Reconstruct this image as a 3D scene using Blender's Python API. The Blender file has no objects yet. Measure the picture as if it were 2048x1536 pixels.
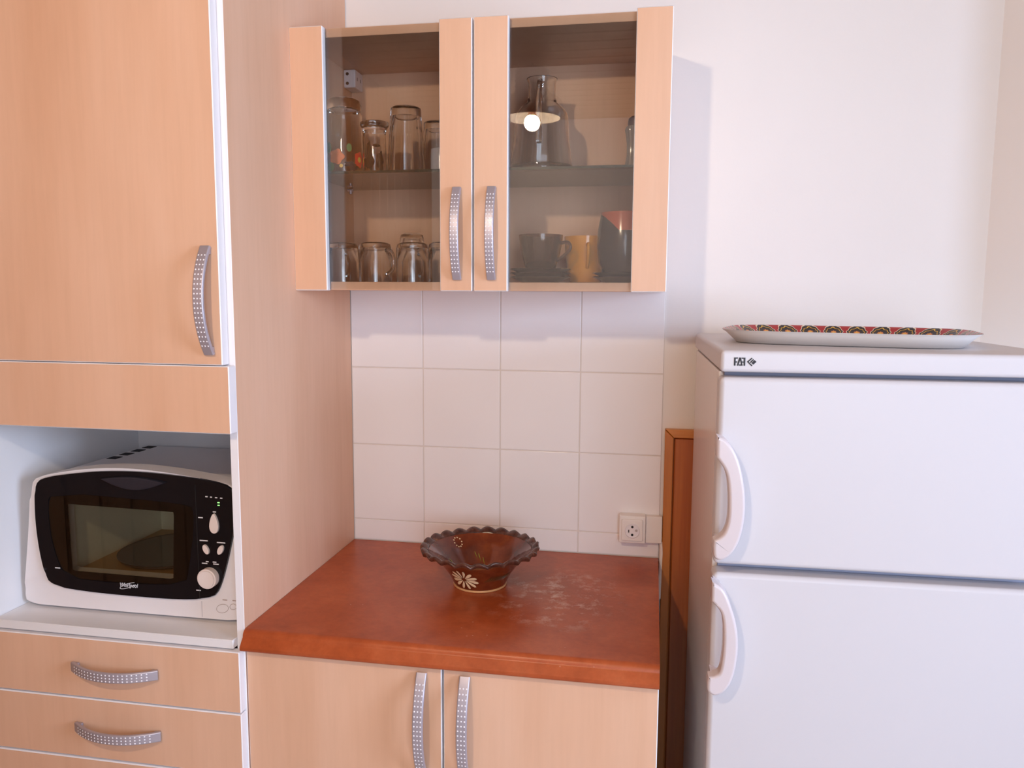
import bpy, bmesh, math, random
from mathutils import Vector, Matrix
random.seed(4)
PI = math.pi
S = bpy.context.scene
COL = S.collection

# ------------------------------------------------------------------ camera
CAM = (0.7718, -1.9367, 1.5549); YAW, PIT, ROL, FPX = 0.1771, -0.1155, 0.0056, 1574.39
cd = bpy.data.cameras.new('camera'); cd.sensor_width = 36.0; cd.lens = FPX / 2048 * 36.0
cam = bpy.data.objects.new('camera', cd); COL.objects.link(cam)
fw = Vector((-math.sin(YAW) * math.cos(PIT), math.cos(YAW) * math.cos(PIT), math.sin(PIT)))
rt = Vector((math.cos(YAW), math.sin(YAW), 0)); up = rt.cross(fw)
r2 = rt * math.cos(ROL) + up * math.sin(ROL); u2 = -rt * math.sin(ROL) + up * math.cos(ROL)
cam.matrix_world = Matrix(((r2.x, u2.x, -fw.x, CAM[0]), (r2.y, u2.y, -fw.y, CAM[1]), (r2.z, u2.z, -fw.z, CAM[2]), (0, 0, 0, 1)))
cd.clip_start = 0.05
S.camera = cam

# ------------------------------------------------------------------ world, daylight, exposure
w = bpy.data.worlds.new('world'); S.world = w; w.use_nodes = True
bg = w.node_tree.nodes['Background']; bg.inputs[0].default_value = (0.62, 0.78, 1.0, 1); bg.inputs[1].default_value = 1.0
def area(name, loc, rot, sx, sy, power, color):
    l = bpy.data.lights.new(name, 'AREA'); l.shape = 'RECTANGLE'; l.size = sx; l.size_y = sy
    l.energy = power; l.color = color
    o = bpy.data.objects.new(name, l); COL.objects.link(o); o.location = loc; o.rotation_euler = rot
    return o
# skylight entering through the window of the far right wall, and cool frontal fill through an added rear window
area('window_daylight', (3.66, -1.95, 1.6), (0, PI / 2, 0), 1.3, 1.2, 142, (0.60, 0.73, 1.0))
area('added_rear_fill', (1.7, -3.60, 1.6), (PI / 2, 0, 0), 1.3, 1.5, 56, (0.72, 0.83, 1.0))
LAMP = (0.213, -2.26, 2.31); BULB_E = 1000.0; BULB_C = (1.0, 0.78, 0.54)
S.view_settings.view_transform = 'Standard'; S.view_settings.look = 'None'
S.view_settings.gamma = 1.0; S.view_settings.use_curve_mapping = False
S.view_settings.exposure = 0.03
cy = S.cycles
cy.max_bounces = 14; cy.diffuse_bounces = 6; cy.glossy_bounces = 6; cy.transmission_bounces = 12; cy.transparent_max_bounces = 16
cy.use_denoising = True
cy.sample_clamp_indirect = 6.0
cy.caustics_reflective = False; cy.caustics_refractive = False

# ------------------------------------------------------------------ materials
def newmat(name):
    m = bpy.data.materials.new(name); m.use_nodes = True
    nt = m.node_tree; return m, nt, nt.nodes['Principled BSDF']
def pmat(name, col, rough=0.5, metal=0.0, spec=0.5, trans=0.0, ior=1.45, emit=None, es=0.0, coat=0.0):
    m, nt, b = newmat(name)
    b.inputs['Base Color'].default_value = (*col, 1); b.inputs['Roughness'].default_value = rough
    b.inputs['Metallic'].default_value = metal; b.inputs['Specular IOR Level'].default_value = spec
    b.inputs['Transmission Weight'].default_value = trans; b.inputs['IOR'].default_value = ior
    b.inputs['Coat Weight'].default_value = coat
    if emit: b.inputs['Emission Color'].default_value = (*emit, 1); b.inputs['Emission Strength'].default_value = es
    return m
def N(nt, t, **kw):
    n = nt.nodes.new(t)
    for k, v in kw.items(): setattr(n, k, v)
    return n
def coords(nt, scale, kind='Object'):
    tc = N(nt, 'ShaderNodeTexCoord'); mp = N(nt, 'ShaderNodeMapping'); mp.inputs['Scale'].default_value = scale
    nt.links.new(tc.outputs[kind], mp.inputs['Vector']); return mp.outputs[0]
def noise(nt, vec, scale, detail=4, rough=0.5):
    n = N(nt, 'ShaderNodeTexNoise'); n.inputs['Scale'].default_value = scale
    n.inputs['Detail'].default_value = detail; n.inputs['Roughness'].default_value = rough
    nt.links.new(vec, n.inputs['Vector']); return n.outputs['Fac']
def ramp(nt, fac, stops):
    r = N(nt, 'ShaderNodeValToRGB'); e = r.color_ramp.elements
    while len(e) < len(stops): e.new(0.5)
    for i, (p, c) in enumerate(stops): e[i].position = p; e[i].color = (*c, 1)
    nt.links.new(fac, r.inputs[0]); return r.outputs[0]
def mix(nt, fac, a, b, mode='MIX'):
    n = N(nt, 'ShaderNodeMix', data_type='RGBA', blend_type=mode)
    if isinstance(fac, (int, float)): n.inputs[0].default_value = fac
    else: nt.links.new(fac, n.inputs[0])
    for s, v in ((6, a), (7, b)):
        if isinstance(v, tuple): n.inputs[s].default_value = (*v, 1)
        else: nt.links.new(v, n.inputs[s])
    return n.outputs[2]
def bump(nt, b, h, strength, dist=0.001):
    n = N(nt, 'ShaderNodeBump'); n.inputs['Strength'].default_value = strength; n.inputs['Distance'].default_value = dist
    nt.links.new(h, n.inputs['Height']); nt.links.new(n.outputs[0], b.inputs['Normal'])

def wood(name, dark, mid, light, sc=(9, 9, 0.8), fine=(160, 160, 5), rough=0.45, spec=0.35, grain=0.55):
    m, nt, b = newmat(name)
    big = noise(nt, coords(nt, sc), 1.0, 5, 0.55)
    c = ramp(nt, big, [(0.28, dark), (0.5, mid), (0.74, light)])
    fn = noise(nt, coords(nt, fine), 1.0, 3, 0.6)
    c2 = ramp(nt, fn, [(0.3, (0.86, 0.84, 0.82)), (0.6, (1, 1, 1))])
    nt.links.new(mix(nt, grain, c, c2, 'MULTIPLY'), b.inputs['Base Color'])
    b.inputs['Roughness'].default_value = rough; b.inputs['Specular IOR Level'].default_value = spec
    return m
def paint(name, col):
    m, nt, b = newmat(name)
    v = coords(nt, (1, 1, 1)); n = noise(nt, v, 2.2, 3)
    nt.links.new(ramp(nt, n, [(0.3, tuple(x * 0.965 for x in col)), (0.7, col)]), b.inputs['Base Color'])
    b.inputs['Roughness'].default_value = 0.75; b.inputs['Specular IOR Level'].default_value = 0.2
    bump(nt, b, noise(nt, coords(nt, (1, 1, 1)), 160, 3), 0.12, 0.001)
    return m
BEECH = wood('beech', (0.68, 0.40, 0.255), (0.735, 0.455, 0.305), (0.78, 0.505, 0.355), sc=(7, 7, 1.1), fine=(90, 90, 5), grain=0.22)
PINE = wood('pine', (0.42, 0.13, 0.022), (0.52, 0.18, 0.034), (0.60, 0.24, 0.055), sc=(14, 14, 0.9), rough=0.32, spec=0.5)
PINE_D = wood('dark_pine', (0.22, 0.08, 0.025), (0.28, 0.11, 0.035), (0.34, 0.14, 0.05), sc=(14, 14, 0.9), rough=0.4)
PINE_R = wood('red_pine', (0.36, 0.085, 0.016), (0.46, 0.125, 0.024), (0.58, 0.19, 0.040), sc=(30, 30, 0.9), rough=0.32, spec=0.5)
PINE_X = wood('pine_ceiling', (0.40, 0.25, 0.15), (0.50, 0.34, 0.22), (0.58, 0.42, 0.29), sc=(0.7, 11, 11), fine=(5, 150, 150), rough=0.4)
FLOORW = paint('floor_beige', (0.58, 0.52, 0.48))
EDGE = pmat('white_edge_band', (0.84, 0.82, 0.84), 0.4)
MELAM = pmat('white_melamine', (0.80, 0.79, 0.80), 0.42)
GROUT = pmat('grout', (0.70, 0.64, 0.60), 0.9, spec=0.1)

PAINT = paint('wall_paint', (0.835, 0.805, 0.79))

m, nt, b = newmat('glazed_tile'); TILE = m
n1 = noise(nt, coords(nt, (1, 1, 1)), 3.0, 2)
nt.links.new(ramp(nt, n1, [(0.3, (0.83, 0.805, 0.815)), (0.7, (0.86, 0.84, 0.855))]), b.inputs['Base Color'])
b.inputs['Roughness'].default_value = 0.13; b.inputs['Specular IOR Level'].default_value = 0.5
bump(nt, b, noise(nt, coords(nt, (1, 1, 1)), 9, 2), 0.06, 0.004)

m, nt, b = newmat('worktop_laminate'); WORKTOP = m
v = coords(nt, (1, 1, 1))
c = ramp(nt, noise(nt, v, 7, 6, 0.65), [(0.3, (0.33, 0.060, 0.015)), (0.5, (0.43, 0.088, 0.025)), (0.72, (0.52, 0.13, 0.045))])
c = mix(nt, 0.35, c, ramp(nt, noise(nt, v, 60, 4, 0.7), [(0.35, (0.6, 0.55, 0.5)), (0.65, (1, 1, 1))]), 'MULTIPLY')
sp = N(nt, 'ShaderNodeTexVoronoi'); sp.inputs['Scale'].default_value = 34; nt.links.new(coords(nt, (1, 1.6, 1)), sp.inputs['Vector'])
chip = ramp(nt, sp.outputs['Distance'], [(0.035, (1, 1, 1)), (0.06, (0, 0, 0))])
pick = ramp(nt, noise(nt, coords(nt, (1, 1, 1)), 5, 2), [(0.56, (0, 0, 0)), (0.60, (1, 1, 1))])
c = mix(nt, mix(nt, 1.0, chip, pick, 'MULTIPLY'), c, (0.72, 0.50, 0.40))
# dull worn smudges right of the bowl
tc = N(nt, 'ShaderNodeTexCoord'); mp = N(nt, 'ShaderNodeMapping'); mp.inputs['Location'].default_value = (-0.58, 0.30, 0)
nt.links.new(tc.outputs['Object'], mp.inputs[0]); gr = N(nt, 'ShaderNodeTexGradient', gradient_type='SPHERICAL')
mp.inputs['Scale'].default_value = (1, 1, 0); 
mp2 = N(nt, 'ShaderNodeMapping'); mp2.inputs['Scale'].default_value = (6, 5, 1); nt.links.new(mp.outputs[0], mp2.inputs[0]); nt.links.new(mp2.outputs[0], gr.inputs[0])
sm = ramp(nt, noise(nt, coords(nt, (1, 1, 1)), 26, 5, 0.75), [(0.52, (0, 0, 0)), (0.68, (0.75, 0.75, 0.75))])
grc = ramp(nt, gr.outputs['Fac'], [(0.0, (0, 0, 0)), (0.5, (1, 1, 1))])
c = mix(nt, mix(nt, 1.0, sm, grc, 'MULTIPLY'), c, (0.66, 0.44, 0.36))
nt.links.new(c, b.inputs['Base Color'])
b.inputs['Roughness'].default_value = 0.34; b.inputs['Specular IOR Level'].default_value = 0.35
bump(nt, b, noise(nt, coords(nt, (1, 1, 1)), 220, 3), 0.08, 0.0006)

HANDLE = pmat('satin_metal', (0.47, 0.44, 0.50), 0.38, 0.5)
DOTS = pmat('polished_dots', (0.90, 0.88, 0.93), 0.25, 0.0)
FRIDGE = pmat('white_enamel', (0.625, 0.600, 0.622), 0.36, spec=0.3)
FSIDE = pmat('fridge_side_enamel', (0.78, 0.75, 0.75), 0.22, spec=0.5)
PLASTW = pmat('white_plastic', (0.82, 0.77, 0.78), 0.3)
PULL = pmat('pull_plastic', (0.66, 0.585, 0.60), 0.25)
GASKET = pmat('grey_gasket', (0.30, 0.31, 0.40), 0.6)
BLACK = pmat('black_print', (0.012, 0.008, 0.012), 0.5)
BLACKG = pmat('black_gloss', (0.006, 0.006, 0.008), 0.12, spec=0.3)
MWHITE = pmat('microwave_white', (0.80, 0.76, 0.77), 0.35)
MCAV = pmat('microwave_cavity_enamel', (0.80, 0.78, 0.68), 0.4); MTRAY = pmat('cavity_floor_brown', (0.40, 0.24, 0.10), 0.4)
MBTN = pmat('button_cream', (0.80, 0.70, 0.66), 0.4)
PRINTW = pmat('white_print', (0.72, 0.72, 0.74), 0.5)
LED = pmat('green_led', (0.1, 0.4, 0.1), 0.4, emit=(0.35, 1.0, 0.25), es=1.5)
SOCKET = pmat('socket_plastic', (0.83, 0.78, 0.75), 0.35)
HOLE = pmat('dark_hole', (0.012, 0.01, 0.01), 0.7)
BRASS = pmat('steel_pin', (0.55, 0.5, 0.45), 0.3, 1.0)
GLASS = pmat('clear_glass', (0.96, 0.97, 0.97), 0.0, trans=1.0, ior=1.47)
FROST = pmat('milky_glass', (0.80, 0.80, 0.88), 0.18, trans=0.55, ior=1.45)
SMOKE = pmat('smoked_glass', (0.30, 0.20, 0.16), 0.03, trans=0.85, ior=1.5)
DARKG = pmat('dark_glazed_ware', (0.045, 0.035, 0.035), 0.14, spec=0.55)
AMBER = pmat('amber_glass', (0.85, 0.34, 0.02), 0.06, trans=0.2, ior=1.5)
REDW = pmat('red_glazed_ware', (0.55, 0.10, 0.05), 0.2)
EDGEG = pmat('green_glass_edge', (0.012, 0.03, 0.024), 0.1)
SHAKER = pmat('grey_ribbed_glass', (0.46, 0.42, 0.40), 0.12, trans=0.3)
CAPB = pmat('brown_cap', (0.09, 0.03, 0.025), 0.35)
POTRED = pmat('flower_red', (0.85, 0.05, 0.02), 0.4); POTORG = pmat('flower_orange', (0.85, 0.18, 0.04), 0.4)
POTGRN = pmat('leaf_green', (0.10, 0.25, 0.08), 0.4); POTYEL = pmat('flower_yellow', (0.9, 0.55, 0.08), 0.4)
SLIPW = pmat('cream_slip', (0.85, 0.68, 0.42), 0.25); SLIPG = pmat('green_slip', (0.36, 0.40, 0.06), 0.25)
SLIPD = pmat('dark_olive_slip', (0.08, 0.045, 0.012), 0.25)
SHADE_O = pmat('shade_brown', (0.16, 0.075, 0.05), 0.25); SHADE_I = pmat('shade_inner_white', (0.85, 0.82, 0.78), 0.5)
BULB = pmat('bulb_glow', (1, 1, 1), 0.4, emit=BULB_C, es=BULB_E)
SKIRT = pmat('white_frame_paint', (0.8, 0.8, 0.8), 0.4)

def thin_glass(name, tint, ior=1.5, gloss=1.0):
    m = bpy.data.materials.new(name); m.use_nodes = True; nt = m.node_tree; nt.nodes.clear()
    out = N(nt, 'ShaderNodeOutputMaterial'); t = N(nt, 'ShaderNodeBsdfTransparent'); g = N(nt, 'ShaderNodeBsdfGlossy')
    t.inputs[0].default_value = (*tint, 1); g.inputs['Roughness'].default_value = 0.0; g.inputs[0].default_value = (gloss, gloss, gloss, 1)
    f = N(nt, 'ShaderNodeFresnel'); f.inputs[0].default_value = ior; mx = N(nt, 'ShaderNodeMixShader')
    nt.links.new(f.outputs[0], mx.inputs[0]); nt.links.new(t.outputs[0], mx.inputs[1]); nt.links.new(g.outputs[0], mx.inputs[2])
    nt.links.new(mx.outputs[0], out.inputs[0]); return m
PANE = thin_glass('door_pane_glass', (0.97, 0.97, 0.97), 1.66)
SHELFG = thin_glass('shelf_glass', (0.90, 0.94, 0.92), 1.5)
MWIN = thin_glass('microwave_dark_glass', (0.80, 0.78, 0.72), 1.28)
WINGLASS = thin_glass('window_glass', (0.98, 0.99, 0.99), 1.45)

m, nt, b = newmat('brown_glazed_pottery'); POT = m
v = coords(nt, (1, 1, 1))
c = ramp(nt, noise(nt, v, 14, 4, 0.6), [(0.3, (0.075, 0.013, 0.006)), (0.55, (0.16, 0.030, 0.010)), (0.8, (0.28, 0.065, 0.018))])
nt.links.new(c, b.inputs['Base Color']); b.inputs['Roughness'].default_value = 0.14; b.inputs['Coat Weight'].default_value = 0.4
m, nt, b = newmat('dark_glazed_rim'); POTRIM = m
c = ramp(nt, noise(nt, coords(nt, (1, 1, 1)), 45, 4, 0.7), [(0.35, (0.045, 0.018, 0.014)), (0.6, (0.12, 0.045, 0.03)), (0.8, (0.40, 0.15, 0.05))])
nt.links.new(c, b.inputs['Base Color']); b.inputs['Roughness'].default_value = 0.22

# tray print: a ring of black medallions with cream and yellow outlines on red (uses the tray's own UVs)
m, nt, b = newmat('tray_print'); TRAYP = m
uv = N(nt, 'ShaderNodeUVMap'); uv.uv_map = 'uv'; sx = N(nt, 'ShaderNodeSeparateXYZ'); nt.links.new(uv.outputs[0], sx.inputs[0])
def M(op, a, b_=None, c_=None):
    n = N(nt, 'ShaderNodeMath', operation=op)
    for i, x in enumerate((a, b_, c_)):
        if x is None: continue
        if isinstance(x, (int, float)): n.inputs[i].default_value = x
        else: nt.links.new(x, n.inputs[i])
    return n.outputs[0]
fu = M('SUBTRACT', M('FRACT', sx.outputs[0]), 0.5); fv = M('SUBTRACT', sx.outputs[1], 0.5)
ang = M('ARCTAN2', fv, fu)
rad = M('SQRT', M('ADD', M('MULTIPLY', fu, fu), M('MULTIPLY', M('MULTIPLY', fv, fv), 0.55)))
rad = M('ADD', rad, M('MULTIPLY', M('COSINE', M('MULTIPLY', ang, 10)), 0.018))
blk, red, yel, crm, org = (0.02, 0.008, 0.006), (0.40, 0.012, 0.012), (0.80, 0.50, 0.05), (0.8, 0.68, 0.5), (0.72, 0.25, 0.06)
c = ramp(nt, rad, [(0.0, yel), (0.06, org), (0.125, blk), (0.30, yel), (0.325, blk), (0.41, crm), (0.435, red)])
for e in c.node.color_ramp.elements: pass
c.node.color_ramp.interpolation = 'CONSTANT'
nt.links.new(c, b.inputs['Base Color']); b.inputs['Roughness'].default_value = 0.3
TRAYW = pmat('tray_white_underside', (0.80, 0.77, 0.74), 0.5)

# ------------------------------------------------------------------ builders
LOC = {}
def obj(name, bm, mats, parent=None, smooth=None, bevel=None):
    if not isinstance(mats, (list, tuple)): mats = [mats]
    me = bpy.data.meshes.new(name)
    root = parent
    while root is not None and root.parent is not None: root = root.parent
    L = LOC.get(root.name, Vector((0, 0, 0))) if root else Vector((0, 0, 0))
    bmesh.ops.recalc_face_normals(bm, faces=bm.faces[:])
    if L.length: bmesh.ops.translate(bm, verts=bm.verts[:], vec=-L)
    bm.to_mesh(me); bm.free()
    for mm in mats: me.materials.append(mm)
    o = bpy.data.objects.new(name, me); COL.objects.link(o)
    if parent: o.parent = parent
    if smooth is not None:
        me.polygons.foreach_set('use_smooth', [True] * len(me.polygons))
        if smooth < 179:
            for p in me.polygons: p.use_smooth = True
            me.set_sharp_from_angle(angle=math.radians(smooth))
            wnm = o.modifiers.new('weighted_normals', 'WEIGHTED_NORMAL'); wnm.keep_sharp = True; wnm.weight = 100
    return o
def thing(name, loc, label, cat, group=None, rz=0.0):
    o = bpy.data.objects.new(name, None); COL.objects.link(o); o.location = loc; o.rotation_euler = (0, 0, rz)
    o.empty_display_size = 0.05
    LOC[o.name] = Vector(loc); o['label'] = label; o['category'] = cat
    if group: o['group'] = group
    return o
def tag(o, label, cat, group=None):
    o['label'] = label; o['category'] = cat
    if group: o['group'] = group
    return o
def struct(o): o['kind'] = 'structure'; return o
def box(bm, x0, x1, y0, y1, z0, z1, bev=0.0, seg=1, mat=0):
    t = bmesh.new()
    vs = [t.verts.new((x, y, z)) for x in (x0, x1) for y in (y0, y1) for z in (z0, z1)]
    for q in ((0, 1, 3, 2), (4, 6, 7, 5), (0, 4, 5, 1), (2, 3, 7, 6), (0, 2, 6, 4), (1, 5, 7, 3)): t.faces.new([vs[i] for i in q])
    if bev: bmesh.ops.bevel(t, geom=t.edges[:], offset=bev, segments=seg, affect='EDGES', profile=0.5)
    bmesh.ops.recalc_face_normals(t, faces=t.faces[:])
    for f in t.faces: f.material_index = mat
    merge(bm, t); return bm
def merge(bm, t):
    mp = {v: bm.verts.new(v.co) for v in t.verts}
    for f in t.faces:
        try: nf = bm.faces.new([mp[v] for v in f.verts]); nf.material_index = f.material_index; nf.smooth = f.smooth
        except ValueError: pass
    t.free(); bm.normal_update()
def B(*a, **k): return box(bmesh.new(), *a, **k)
def front_panel(x0, x1, y0, y1, z0, z1, bev=0.0016):
    """a board with a wood face front and back (slot 0) and white banded edges (slot 1)"""
    bm = B(x0, x1, y0, y1, z0, z1, bev)
    for f in bm.faces: f.material_index = 0 if abs(f.normal.y) > 0.9 else 1
    return bm
def lathe(bm, prof, c=(0, 0, 0), n=32, mat=0, closed=False, fn=None):
    rings = []
    for (r, z) in prof:
        if r < 1e-6: rings.append([bm.verts.new((c[0], c[1], c[2] + z))])
        else:
            ring = []
            for i in range(n):
                a = 2 * PI * i / n; rr, zz = (r, z) if fn is None else fn(r, z, a)
                ring.append(bm.verts.new((c[0] + rr * math.cos(a), c[1] + rr * math.sin(a), c[2] + zz)))
            rings.append(ring)
    pairs = list(zip(rings[:-1], rings[1:]))
    if closed: pairs.append((rings[-1], rings[0]))
    out = []
    for A, C in pairs:
        for i in range(n):
            j = (i + 1) % n
            if len(A) == 1 and len(C) == 1: continue
            if len(A) == 1: f = bm.faces.new((A[0], C[j], C[i]))
            elif len(C) == 1: f = bm.faces.new((A[i], A[j], C[0]))
            else: f = bm.faces.new((A[i], A[j], C[j], C[i]))
            f.material_index = mat; out.append(f)
    return out
def sweep(bm, pts, sec, side=None, mat=0, cap=True, scales=None):
    """sweep section points sec [(a,b)] along pts; side = fixed axis for the first section axis"""
    pts = [Vector(p) for p in pts]; rings = []
    for i, p in enumerate(pts):
        t = (pts[min(i + 1, len(pts) - 1)] - pts[max(i - 1, 0)]).normalized()
        s = Vector(side) if side is not None else (Vector((0, 0, 1)) if abs(t.z) < 0.9 else Vector((1, 0, 0)))
        s = (s - t * s.dot(t)).normalized(); n_ = t.cross(s)
        k = scales[i] if scales else 1.0
        rings.append([bm.verts.new(p + s * (a * k) + n_ * (b_ * k)) for a, b_ in sec])
    m_ = len(sec)
    for A, C in zip(rings[:-1], rings[1:]):
        for i in range(m_):
            f = bm.faces.new((A[i], A[(i + 1) % m_], C[(i + 1) % m_], C[i])); f.material_index = mat
    if cap:
        bm.faces.new(rings[0]).material_index = mat; bm.faces.new(rings[-1][::-1]).material_index = mat
    return bm
def circ(r, n=10, ry=None): return [(r * math.cos(2 * PI * i / n), (ry or r) * math.sin(2 * PI * i / n)) for i in range(n)]
def rrect(w_, h_, r, n=3):
    out = []
    for cx, cy_, a0 in ((w_ / 2 - r, h_ / 2 - r, 0), (-w_ / 2 + r, h_ / 2 - r, 90), (-w_ / 2 + r, -h_ / 2 + r, 180), (w_ / 2 - r, -h_ / 2 + r, 270)):
        for i in range(n + 1):
            a = math.radians(a0 + 90 * i / n); out.append((cx + r * math.cos(a), cy_ + r * math.sin(a)))
    return out
def prism_xz(bm, pts, y0, y1, mat=0, bev=0.0):
    """extrude an outline in the x-z plane from y0 (front) to y1 (back)"""
    t = bmesh.new(); a = [t.verts.new((x, y0, z)) for x, z in pts]; c = [t.verts.new((x, y1, z)) for x, z in pts]
    t.faces.new(a); t.faces.new(c[::-1]); n = len(pts)
    for i in range(n): t.faces.new((a[i], c[i], c[(i + 1) % n], a[(i + 1) % n]))
    bmesh.ops.recalc_face_normals(t, faces=t.faces[:])
    if bev:
        es = [e for e in t.edges if all(v.co.y == y0 or abs(v.co.y - y0) < 1e-6 for v in e.verts)]
        bmesh.ops.bevel(t, geom=es, offset=bev, segments=2, affect='EDGES', profile=0.5)
    for f in t.faces: f.material_index = mat
    merge(bm, t); return bm
def smooth_loop(pts, it=2):
    for _ in range(it):
        o = []; n = len(pts)
        for i in range(n):
            p, q = pts[i], pts[(i + 1) % n]
            o += [(p[0] * .75 + q[0] * .25, p[1] * .75 + q[1] * .25), (p[0] * .25 + q[0] * .75, p[1] * .25 + q[1] * .75)]
        pts = o
    return pts
def bez(P, n=24):
    """Catmull-Rom through the points"""
    P = [Vector(p) for p in P]; Q = [P[0] * 2 - P[1]] + P + [P[-1] * 2 - P[-2]]; out = []
    k = len(P) - 1
    for s in range(k):
        p0, p1, p2, p3 = Q[s:s + 4]
        for i in range(n // k + 1):
            t = i / (n // k + 1)
            out.append(0.5 * ((2 * p1) + (p2 - p0) * t + (2 * p0 - 5 * p1 + 4 * p2 - p3) * t * t + (3 * p1 - p0 - 3 * p2 + p3) * t ** 3))
    out.append(P[-1]); return out

# ------------------------------------------------------------------ large structure: the room
XL, XR, YB, ZC = -0.60, 3.5, -3.43, 2.57
struct(obj('floor', B(XL - .1, XR + .1, YB - .1, 0.12, -0.08, 0), FLOORW))
cl = struct(obj('ceiling', B(XL - .1, XR + .1, YB - .1, 0.12, ZC + .012, ZC + .1), PINE_X))
me0 = None; yy = YB
while yy < 0.0:
    if me0 is None:
        o = obj('plank', B(XL, XR, 0.002, 0.108, ZC, ZC + .014, 0.004), PINE_X, cl); me0 = o.data
    else:
        o = bpy.data.objects.new('plank', me0); COL.objects.link(o); o.parent = cl
    o.location = (0, yy, 0); yy += 0.11
wb = struct(obj('wall_back', B(XL - .1, 1.6, 0.004, 0.12, 0, ZC + .012), PAINT))
# glazed wall tiles: four columns, cut first column and cut bottom row
xs = [0.0, 0.193, 0.395, 0.597, 0.7995]; zs = [0.9, 0.956, 1.158, 1.3605, 1.5625]
for j in range(4):
    for i in range(4):
        g = 0.0013
        obj('tile', B(xs[i] + g, xs[i + 1] - g, random.uniform(-.0003, .0003), 0.006, zs[j] + g, zs[j + 1] - g, 0.0014, 2), TILE, wb, smooth=40)
obj('grout', B(0.0, 0.799, 0.0018, 0.005, 0.86, 1.5625), GROUT, wb)
bm = bmesh.new()
va = [[bm.verts.new((x_, y_, z_)) for x_, y_ in ((1.5, 0.004), (1.66, -0.155), (1.76, -0.155), (1.76, 0.004))] for z_ in (0, ZC + .012)]
bm.faces.new(va[0]); bm.faces.new(va[1])
for k in range(4): bm.faces.new((va[0][k], va[0][(k + 1) % 4], va[1][(k + 1) % 4], va[1][k]))
struct(obj('wall_right', bm, PAINT))
struct(obj('wall_alcove', B(1.75, XR + .1, -0.155, -0.055, 0, ZC + .012), PAINT))
bm = bmesh.new()
wy0, wy1, wz0, wz1 = -2.6, -1.3, 1.0, 2.2
for a in ((YB - .1, wy0, 0, ZC), (wy1, -0.155, 0, ZC), (wy0, wy1, 0, wz0), (wy0, wy1, wz1, ZC)): box(bm, XR, XR + .1, a[0], a[1], a[2], a[3])
struct(obj('wall_window_side', bm, PAINT))
wn = struct(obj('window_1', B(XR + .03, XR + .09, wy0, wy1, wz0, wz0 + .05, .003), SKIRT))
for a in ((wy0, wy1, wz1 - .05, wz1), (wy0, wy0 + .05, wz0, wz1), (wy1 - .05, wy1, wz0, wz1), (-1.98, -1.92, wz0, wz1)):
    obj('frame_bar', B(XR + .03, XR + .09, *a[:2], *a[2:], .003), SKIRT, wn)
for a in ((wy0 + .05, -1.98), (-1.92, wy1 - .05)): obj('pane', B(XR + .058, XR + .062, a[0], a[1], wz0 + .05, wz1 - .05), WINGLASS, wn)
bm = bmesh.new()
bx0, bx1, bz0, bz1 = 1.00, 2.40, 0.85, 2.35
for a in ((XL - .1, bx0, 0, ZC), (bx1, XR + .1, 0, ZC), (bx0, bx1, 0, bz0), (bx0, bx1, bz1, ZC)): box(bm, a[0], a[1], YB - .1, YB, a[2], a[3])
struct(obj('wall_rear', bm, PAINT))
wn = struct(obj('added_rear_window', B(bx0, bx1, YB - .09, YB - .03, bz0, bz0 + .05, .003), SKIRT))  # unseen window behind the camera, added to carry the frontal fill light
for a in ((bx0, bx1, bz1 - .05, bz1), (bx0, bx0 + .05, bz0, bz1), (bx1 - .05, bx1, bz0, bz1), (1.67, 1.73, bz0, bz1)):
    obj('frame_bar', B(a[0], a[1], YB - .09, YB - .03, a[2], a[3], .003), SKIRT, wn)
for a in ((bx0 + .05, 1.67), (1.73, bx1 - .05)): obj('pane', B(a[0], a[1], YB - .062, YB - .058, bz0 + .05, bz1 - .05), WINGLASS, wn)
# left wall clad with upright pine boards
wl = struct(obj('wall_left', B(XL - .1, XL, YB - .1, 0.004, 0, ZC + .012), PINE_D))
me0 = None; yy = YB
while yy < -0.02:
    if me0 is None:
        o = obj('board', B(XL - .002, XL + .014, .0015, .1165, 0, ZC, .004), PINE_D, wl); me0 = o.data
    else:
        o = bpy.data.objects.new('board', me0); COL.objects.link(o); o.parent = wl
    o.location = (0, yy, 0); yy += 0.118 if yy + .236 < 0 else 1
# pine wainscot between the units and the fridge
wc = struct(obj('trim_1', B(0.8065, 1.5, 0.0, 0.006, 0, 1.227), PINE))
bm = bmesh.new()
for pts in (((.8065, 0.0), (.8065, 1.227), (.827, 1.2065), (.827, 0.0)),): prism_xz(bm, pts, -0.016, 0.002, 0, 0.002)
obj('upright_moulding', bm, PINE, wc)
bm = bmesh.new(); prism_xz(bm, ((.807, 1.2275), (1.499, 1.2275), (1.499, 1.207), (.8275, 1.207)), -0.016, 0.002, 0, 0.002)
PINE_H = wood('pine_rail', (0.46, 0.15, 0.026), (0.55, 0.20, 0.04), (0.63, 0.26, 0.06), sc=(0.9, 14, 14), fine=(5, 160, 160), rough=0.32, spec=0.5)
obj('top_moulding', bm, PINE_H, wc)
x = 0.828
while x < 1.49:
    x1 = min(x + .088, 1.499); obj('plank', B(x + .0008, x1 - .0008, -0.006, 0.003, 0, 1.206, .0035), PINE_R, wc); x += .088

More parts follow.
